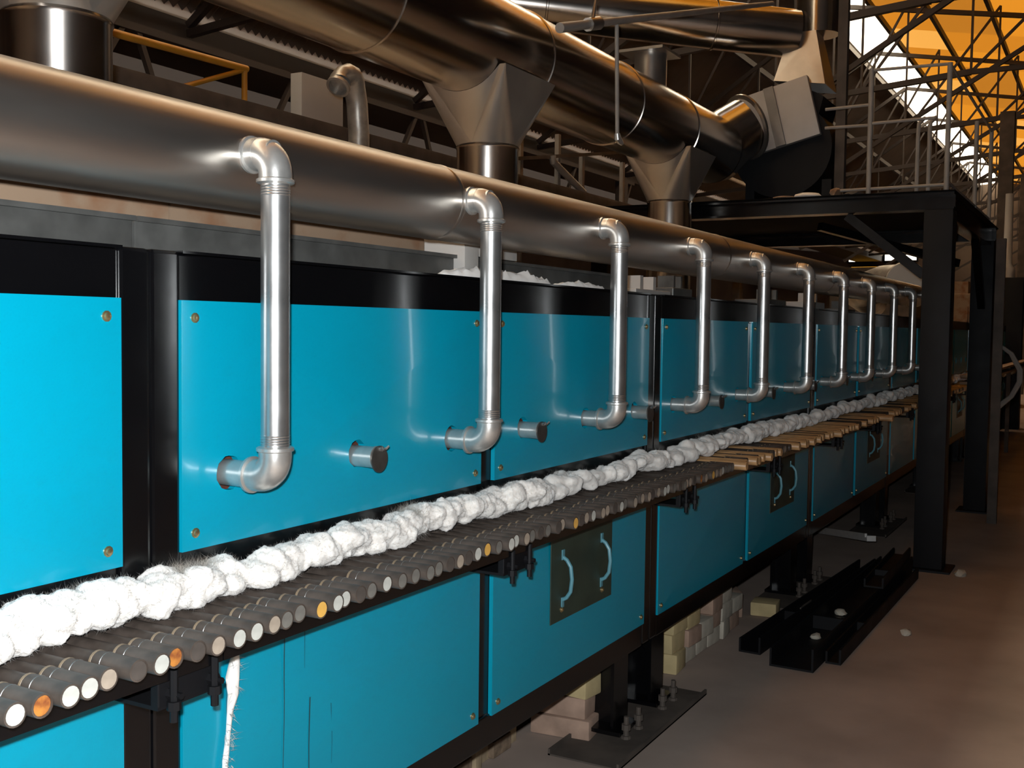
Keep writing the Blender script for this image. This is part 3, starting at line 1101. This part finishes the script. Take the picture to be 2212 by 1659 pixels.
M4 = [(7.02, .70, 2.93), (7.02, .37, 2.88), (7.36, .37, 2.88), (7.36, .70, 2.93)]
T4 = [(7.08, .62, 3.24), (7.08, .45, 3.24), (7.28, .45, 3.24), (7.28, .62, 3.24)]
vb = [bm.verts.new(p) for p in M4]
vt = [bm.verts.new(p) for p in T4]
for k in range(4):
    bm.faces.new((vb[k], vb[(k + 1) % 4], vt[(k + 1) % 4], vt[k]))
part('cone', bm, STAIN2, st)
bm = NB()
cyl(bm, (7.22, .47, 3.24), (7.22, .47, 6.2), .135, seg=28)
part('stack_pipe', bm, STAIN, st)
bm = NB()
box(bm, 7.08, 7.14, .25, .31, 2.10, 4.6)
part('support_post', bm, DUSTY, st)

bm = NB()
d2a, d2b = Vector((7.145, .60, 3.245)), Vector((5.56, 3.1, 3.50))
cyl(bm, d2a, d2b, .155, seg=48)
for f in (.18, .55):
    p = d2a.lerp(d2b, f)
    lathe(bm, p, d2b - d2a, [(0, .155), (.004, .162), (.014, .162), (.018, .155)], 48, False, False)
solo('cross_duct', bm, STAIN, 'polished round duct at the top running into the exhaust stack', 'duct', d2a)

# slim gas pipe and hanging rod in front of the flue duct
gp = thing('gas_pipe', 'slim grey pipe crossing at the top with a hanging drop rod', 'pipe', (4.28, .60, 2.60))
bm = NB()
tube(bm, [(3.75, .60, 2.455), (4.30, .60, 2.62), (6.6, .60, 3.30)], [.020, .016, .014], 12)
part('cross_pipe', bm, RAILG, gp)
bm = NB()
tube(bm, [(4.285, .60, 2.62), (4.31, .60, 2.14)], .009, 10)
part('drop_rod', bm, RAILG, gp)
bm = NB()
tube(bm, [(4.31, .60, 2.145), (4.315, .60, 2.125), (4.335, .60, 2.115), (4.36, .60, 2.11)], [.012, .016, .014, .010], 10)
part('valve', bm, FITTING, gp)
bm = NB()
tube(bm, [(4.0, .6, 2.53), (4.1, .6, 2.56)], .028, 10)
tube(bm, [(4.04, .6, 2.54), (4.08, .6, 2.68)], [.01, .006], 8)
part('coupling', bm, STAIN2, gp)

# ------------------------------------------------------------------ black platform over the kiln
pf = thing('platform', 'black steel platform frame standing across the kiln', 'platform', (6.3, -.44, 0))
for x, y in ((6.30, -.445), (8.55, -.44), (6.30, 2.6), (8.55, 2.6)):
    bm = NB()
    box(bm, x - .075, x + .075, y - .075, y + .075, .012, 1.97, .006)
    box(bm, x - .12, x + .12, y - .12, y + .12, .001, .012)
    part('post', bm, BLACKM, pf)
for x in (6.30, 8.55):
    bm = NB()
    box(bm, x - .06, x + .06, -.52, 2.7, 1.972, 1.985)
    box(bm, x - .06, x + .06, -.52, 2.7, 2.052, 2.065)
    box(bm, x - .006, x + .006, -.52, 2.7, 1.985, 2.052)
    part('cross_beam', bm, BLACK, pf, False)
for y in (-.445, 2.6):
    bm = NB()
    box(bm, 6.361, 8.489, y - .05, y + .05, 1.94, 2.064, .003)
    part('side_beam', bm, BLACK, pf)
bm = NB()
box(bm, 6.22, 8.63, -.525, 2.7, 2.066, 2.072)
part('deck_plate', bm, DECK, pf, False)
for (a, b) in (((6.30, -.37, 1.62), (6.30, .05, 1.96)), ((6.38, -.445, 1.55), (6.85, -.445, 1.94)), ((8.47, -.445, 1.5), (7.95, -.445, 1.94)), ((6.9, .35, 1.965), (7.6, -.38, 1.76))):
    bm = NB()
    beam(bm, a, b, .05)
    part('knee_brace', bm, BLACK, pf, False)

rl = thing('guard_rail', 'grey tube guard rail along the platform edge', 'railing', (6.3, -.3, 2.073))
for (x, y, h) in ((6.30, -.06, .70), (6.30, -.47, .69), (7.6, -.47, .6), (8.5, -.47, .69)):
    bm = NB()
    cyl(bm, (x, y, 2.073), (x, y, 2.073 + h), .014, seg=10)
    part('rail_post', bm, RAILG, rl)
for p, q in (((6.30, -.06, 2.765), (6.30, -.47, 2.757)), ((6.30, .19, 2.465), (6.30, -.06, 2.462)), ((6.30, .19, 2.57), (6.30, -.05, 2.575)), ((6.30, .15, 2.105), (6.30, -.47, 2.11)),
             ((6.30, -.47, 2.757), (8.5, -.47, 2.757)), ((6.30, -.06, 2.47), (6.30, -.40, 2.475)), ((6.3, -.47, 2.13), (8.5, -.47, 2.13))):
    bm = NB()
    cyl(bm, p, q, .009, seg=8)
    part('rail_bar', bm, RAILG, rl)
for y in (-.31, -.37):
    bm = NB()
    tube(bm, [(6.34, y, 2.073), (6.34, y, 2.40), (6.36, y, 2.46), (6.42, y - .02, 2.50)], .011, 8)
    part('ladder_grip', bm, RAILG, rl)

# rubble of insulation on the platform edge
for k, (y, w, h) in enumerate([(.42, .12, .014), (.28, .13, .022), (.12, .05, .035), (.02, .10, .018)]):
    bm = NB()
    bmesh.ops.create_icosphere(bm, subdivisions=2, radius=1.0)
    for v in bm.verts:
        n_ = 1 + .35 * noise.noise(v.co * 2 + Vector((k * 9, 0, 0)))
        v.co = Vector((v.co.x * .06 * n_, v.co.y * w * .6 * n_, max(0, v.co.z * n_ + .5) * h))
    bmesh.ops.translate(bm, verts=bm.verts, vec=(6.31, y, 2.073))
    solo('insulation_scrap', bm, [BOARD, WOOL, BOARD, DUSTY][k], ['long tan insulation scrap below the fan on the platform edge', 'pale insulation lump in the middle of the platform scraps',
         'small tan lump at the right of the platform scraps', 'dusty scrap beside the rail post on the platform'][k], 'scrap', (6.31, y, 2.073), 'scraps on the platform')

# ------------------------------------------------------------------ behind the kiln
wk = thing('walkway', 'dusty brown steel walkway beam running behind the header', 'walkway', (4, 3.0, 0))
bm = NB()
box(bm, 1.5, 14.0, 3.0, 3.12, 2.475, 2.56, .004)
part('edge_beam', bm, DUSTY, wk)
for x in (2.2, 6.2, 10.2, 13.8):
    bm = NB()
    box(bm, x - .05, x + .05, 3.01, 3.11, 0.001, 2.475)
    part('post', bm, DUSTY, wk)
bm = NB()
box(bm, 1.5, 14.0, 3.12, 3.9, 2.545, 2.56)
part('deck', bm, DUSTY, wk, False)
yr = thing('yellow_railing', 'yellow painted hand rail with slanted brace behind the header', 'railing', (4.6, 3.2, 2.56))
for nm, p, q, r_ in (('top_rail', (2.2, 3.2, 2.74), (4.82, 3.2, 2.80), .021), ('rail_post', (4.80, 3.2, 2.56), (4.80, 3.2, 2.80), .017), ('slanted_brace', (4.78, 3.2, 2.785), (4.25, 3.2, 2.57), .015)):
    bm = NB()
    cyl(bm, p, q, r_, seg=10)
    part(nm, bm, YELLOW, yr)
bm = NB()
box(bm, 5.25, 5.66, 3.15, 3.24, 2.561, 2.87, .004)
solo('switch_cabinet', bm, CABW, 'pale grey switch cabinet on the walkway behind the bent vent pipe', 'cabinet', (5.4, 3.3, 2.56))
vp = thing('vent_pipe', 'bent foil-lagged vent pipe with open end behind the header', 'pipe', (4.326, 2.0, 2.0))
bm = NB()
tube(bm, [(4.33, 2.0, 1.402), (4.326, 2.0, 2.25), (4.31, 2.0, 2.40)] + [(4.30 - .07 * (1 - math.cos(a)) - .02, 2.0 - .03 * math.sin(a), 2.42 + .095 * math.sin(a)) for a in [.5, .9, 1.3, 1.7, 2.1, 2.5]] + [(4.135, 1.97, 2.455)], .052, 18, False)
part('lagged_tube', bm, LAG, vp)
bm = NB()
lathe(bm, (4.118, 1.968, 2.435), Vector((.3, .03, .35)), [(.03, .044), (0, .046), (.001, .058), (.018, .058), (.022, .05)], 18, True, False)
part('end_ring', bm, LAG, vp)

gr = thing('catwalk_rail', 'brown tube railing far behind, left of the small flue hood', 'railing', (8.6, 3.2, 2.56))
for x, z0, z1 in ((8.05, 2.56, 2.96), (8.75, 2.56, 3.05), (9.25, 2.56, 2.95), (10.2, 2.56, 3.0)):
    bm = NB()
    box(bm, x - .022, x + .022, 3.13, 3.17, z0, z1)
    part('rail_post', bm, RAILG, gr)
bm = NB()
beam(bm, (7.6, 3.12, 2.66), (10.3, 3.12, 3.12), .03)
part('sloping_bar', bm, DUSTY, gr)
bm = NB()
tube(bm, [(8.55, 3.1, 2.83), (8.56, 3.1, 2.78), (9.2, 3.1, 2.58)], .032, 10)
part('bent_strut', bm, RAILG, gr)
# lattice and boxes in the dim space behind
lt = thing('back_lattice', 'dark lattice girder in the dim space behind the walkway', 'girder', (4.0, 5.5, 2.8))
for p, q in (((2.0, 5.5, 3.62), (16, 5.5, 3.62)), ((2.0, 5.5, 2.75), (16, 5.5, 2.75))):
    bm = NB()
    beam(bm, p, q, .06)
    part('chord', bm, TRUSS, lt, False)
for k in range(14):
    x = 2.4 + k
    bm = NB()
    beam(bm, (x, 5.5, 2.78), (x + (.5 if k % 2 else -.35), 5.5, 3.6), .045)
    part('web_bar', bm, TRUSS, lt, False)
for k in range(5):
    bm = NB()
    box(bm, 1.9 + k * 3.4, 2.02 + k * 3.4, 5.42, 5.58, 0.001, 3.66)
    part('post', bm, TRUSS, lt, False)
for k, (x, y, w, h) in enumerate([(4.6, 6.2, .9, .22), (6.0, 6.4, .5, .16), (7.5, 6.2, .7, .25), (9.5, 6.3, 1.0, .3), (11.5, 6.2, 1.2, .25)]):
    bm = NB()
    zb = 2.70
    box(bm, x, x + w, y, y + .5, 0.001, zb + h, .01)
    box(bm, x + .05, x + w - .05, y - .02, y, zb - .1, zb + h - .05)
    solo('storage_bin', bm, [CABW, CABW, DUSTY, BOARD, DUSTY][k], ['pale tall bin left of the yellow rail post, far behind', 'pale tall bin right of the yellow rail post, far behind',
         'brown tall bin behind the large flue hood', 'tan tall bin behind the catwalk railing', 'brown tall bin behind the smaller flue hood'][k], 'bin', (x, y, 0.001), 'tall bins in the back', smooth=False)

# ------------------------------------------------------------------ far end beyond the platform
dr = thing('drum_elbow', 'wide pale duct elbow just left of the platform post', 'duct', (9.6, .25, 1.75))
bm = NB()
lathe(bm, (9.45, .24, 1.735), Vector((1, .1, 0)), [(0, .155), (.02, .165), (.5, .165)], 28)
part('elbow_end', bm, CABW, dr)
bm = NB()
tube(bm, [(9.75, .30, 1.735), (9.9, .5, 1.735), (10.3, .8, 1.68), (11.5, .9, 1.60)], [.16, .16, .15, .14], 24)
part('elbow_tail', bm, LAG, dr)
ex = thing('far_vent_stack', 'far upright vent with pale cone above a black box', 'vent', (16.35, .05, 0))
bm = NB()
box(bm, 16.22, 16.46, -.17, .25, .001, 2.08, .005)
part('black_box', bm, BLACKM, ex)
bm = NB()
lathe(bm, (16.34, .05, 2.08), (0, 0, 1), [(0, .105), (.12, .10), (.19, .058), (1.15, .052)], 18)
part('cone_and_pipe', bm, CABW, ex)
for k, (x, y) in enumerate([(18.0, .25), (26.0, .55)]):
    bm = NB()
    box(bm, x - .10, x + .10, y - .10, y + .10, 0.001, (4.65, 4.7, 6.0)[k])
    solo('roof_column', bm, DUSTY, ['dark brown roof column at the right above the far vent', 'thin far roof column deep in the aisle', 'roof column on the aisle side outside the frame'][k], 'column', (x, y, 0), 'roof columns', smooth=False)
cp = thing('conduit_post', 'brown conduit post with drooping hoses beside the rear platform post', 'conduit', (8.05, -.60, 0))
bm = NB()
box(bm, 8.02, 8.08, -.63, -.57, .001, 1.95)
part('conduit', bm, DUSTY, cp)
for k in range(2):
    bm = NB()
    tube(bm, [(8.05, -.62, 1.22), (8.05, -.68 - .01 * k, 1.17), (8.05, -.735 - .015 * k, 1.06), (8.05, -.735 - .015 * k, .98), (8.05, -.69 - .01 * k, .88), (8.05, -.62, .82 - .02 * k)], .012, 8)
    part('hose', bm, HOSE, cp)
gd = thing('guide_rail', 'tan double guide rail beyond the platform posts', 'rail', (9.2, -.33, 0))
for nm, z, h in (('lower_bar', .90, .022), ('upper_bar', .955, .02)):
    bm = NB()
    box(bm, 9.2, 20.0, -.33, -.23, z, z + h)
    part(nm, bm, BOARD, gd, False)
for x in (9.4, 13, 17, 19.8):
    bm = NB()
    box(bm, x, x + .04, -.30, -.26, .001, .955)
    part('stand', bm, DUSTY, gd, False)
# clutter further up the line
for k, (x, y, w, d, h) in enumerate([(17.2, .55, .6, .5, 1.9), (21, .3, 1.2, .8, 2.1), (20, 1.8, 2, 1.5, 2.3), (29, .5, 2, 2, 2.4), (33, -.8, 1.0, .8, 1.6)]):
    bm = NB()
    box(bm, x, x + w, y, y + d, .001, h, .02)
    box(bm, x - .03, x, y + .08, y + d - .08, h * .3, h * .9)
    box(bm, x + .1, x + w - .1, y + .1, y + d - .1, h, h + .18)
    solo('machine_housing', bm, [BOARD, DUSTY, DUSTY, BOARD, DUSTY][k], ['tan machine housing low at the right edge beyond the far vent', 'brown machine housing deep in the aisle',
         'dusty machine housing behind the kiln line far away', 'tan machine housing at the far end', 'small brown machine on the far aisle floor'][k], 'machine', (x, y, 0), smooth=False)

# ------------------------------------------------------------------ bricks, scrap and oddments on the floor
bw = thing('brick_pier', 'brown brick wall standing under the near kiln section', 'brick wall', (2.2, .28, 0))
bm = NB()
box(bm, .9, 2.93, .30, .48, 0.001, .29)
part('mortar_core', bm, MORTAR, bw, False)
bm = NB()
box(bm, 0, .108, 0, .02, 0, .050, .003)
BRK = mesh_of(bm, 'brick', BRICKB, False)
rk = random.Random(4)
for row in range(5):
    x = .9 + (.06 if row % 2 else 0)
    while x < 2.83:
        if not (abs(x - 2.33) < .07 or abs(x - 2.62) < .05):
            link('brick', BRK, bw, (x - 2.2, rk.uniform(0, .006), .004 + row * .057))
        x += .116
for x in (2.36, 2.635):
    bm = NB()
    box(bm, x, x + (.09 if x < 2.5 else .035), .270, .30, .001, .29, .004)
    part('pilaster', bm, MORTAR, bw)


def brick(x, y, z, l, w, h, rz, mt, label, group, seed):
    bm = NB()
    box(bm, -l / 2, l / 2, -w / 2, w / 2, 0, h, .006)
    for v in bm.verts:
        v.co += Vector((noise.noise(v.co * 30 + Vector((seed, 0, 0))), noise.noise(v.co * 30 + Vector((0, seed, 0))), 0)) * .003
    o = link('fire_brick', mesh_of(bm, 'fire_brick', mt, True), None, (x, y, z))
    o.rotation_euler.z = rz
    tag(o, label, 'brick', group)


stack = [(BRICKP, 'stained lowest fire brick of the stack beside the near kiln leg', .065, .23), (BRICKP, 'pinkish fire brick, second from below beside the near kiln leg', .066, .22),
         (BRICKY, 'yellow fire brick in the stack beside the near kiln leg', .068, .19), (BRICKW, 'cream fire brick on top of the stack beside the near kiln leg', .055, .20)]
z = 0.001
for k, (mt, lab, h, l) in enumerate(stack):
    brick(3.075 + rk.uniform(-.01, .01), .20 + .015 * (k % 2), z, l * .5, .20, h, rk.uniform(-.12, .12), mt, lab, 'brick stack by the near leg', k)
    z += h + .0012
cols = [(3.86, [BRICKY, BRICKY, BRICKY]), (4.00, [BRICKW, BRICKP, BRICKY]), (4.14, [BRICKW, BRICKW]), (4.27, [BRICKW, BRICKP, BRICKP]), (4.41, [BRICKW, BRICKW, BRICKW]), (4.55, [BRICKP, BRICKW])]
CN = {BRICKY.name: 'yellowish', BRICKW.name: 'whitish', BRICKP.name: 'pinkish'}
POS = ['leftmost', 'second', 'third', 'fourth', 'fifth', 'rightmost']
LV = ['bottom', 'middle', 'top']
for ci, (x, ms) in enumerate(cols):
    z = 0.001
    for k, mt in enumerate(ms):
        h = .072 + rk.uniform(-.006, .006)
        brick(x, .16 + rk.uniform(-.012, .012), z, .128, .12, h, rk.uniform(-.10, .10), mt, '%s fire brick, %s of the %s column under the second kiln section' % (CN[mt.name], LV[k], POS[ci]), 'brick pile under the second section', 20 + ci * 4 + k)
        z += h + .0012
brick(4.86, .06, .001, .12, .115, .062, .1, BRICKY, 'single yellow fire brick on the floor right of the brick pile', None, 77)
brick(4.80, .22, .001, .20, .10, .11, .5, BRICKP, 'pinkish fire brick lying behind the single yellow brick', None, 78)


def channel(p, q, w, h, label, mt=BLACKM, seed=0):
    p, q = Vector(p), Vector(q)
    d = (q - p)
    L = d.length
    M = Matrix.Translation(p) @ Matrix.Rotation(math.atan2(d.y, d.x), 4, 'Z') @ Matrix.Rotation(math.asin(d.z / L), 4, 'Y').inverted()
    bm = NB()
    box(bm, 0, L, -w / 2, w / 2, 0, .008, M=M)
    box(bm, 0, L, -w / 2, -w / 2 + .008, .008, h, M=M)
    box(bm, 0, L, w / 2 - .008, w / 2, .008, h * .8, M=M)
    box(bm, L * .3, L * .31, -w / 2 + .008, w / 2 - .008, .008, h * .7, M=M)
    solo('steel_channel', bm, mt, label, 'steel channel', p, 'scrap steel on the floor', smooth=False)


channel((4.22, -.06, .002), (6.05, -.16, .002), .09, .07, 'rearmost black steel channel lying on the floor by the kiln')
channel((4.10, -.26, .002), (6.12, -.30, .002), .17, .09, 'wide black steel channel on the floor with pale chips in it')
channel((4.25, -.385, .002), (6.00, -.405, .002), .06, .06, 'narrow front black steel channel on the floor by the aisle')
channel((5.25, -.345, .0935), (6.10, -.33, .0935), .09, .05, 'short black channel lying across the others by the platform post')
bm = NB()
beam(bm, (6.95, .30, .03), (6.10, -.17, .17), .05, .03)
beam(bm, (6.95, .33, .045), (6.10, -.14, .185), .012, .02)
solo('aluminium_profile', bm, ALU, 'pale aluminium profile leaning on the scrap steel', 'metal profile', (6.5, .1, .03), smooth=False)
for k, (x, y, z, s) in enumerate([(4.55, -.245, .011, .022), (5.0, -.25, .011, .026), (4.86, -.27, .011, .02), (4.85, -.56, .001, .024), (6.2, -.62, .001, .035)]):
    bm = NB()
    bmesh.ops.create_icosphere(bm, subdivisions=2, radius=1.0)
    for v in bm.verts:
        n_ = 1 + .4 * noise.noise(v.co * 1.7 + Vector((k * 7, 2, 0)))
        v.co = Vector((v.co.x * s * 1.3 * n_, v.co.y * s * n_, max(0.0, v.co.z * n_ + .4) * s * .7))
    bmesh.ops.translate(bm, verts=bm.verts, vec=(x, y, z))
    solo('brick_chip', bm, BRICKW, ['rounded white chip near the front end of the wide channel', 'white chip halfway along the wide channel', 'flat pale chip beside the white chip in the channel',
         'small pale chip on the floor in front of the scrap steel', 'pale chip at the foot of the platform post'][k], 'chip', (x, y, z), 'pale chips by the scrap steel')
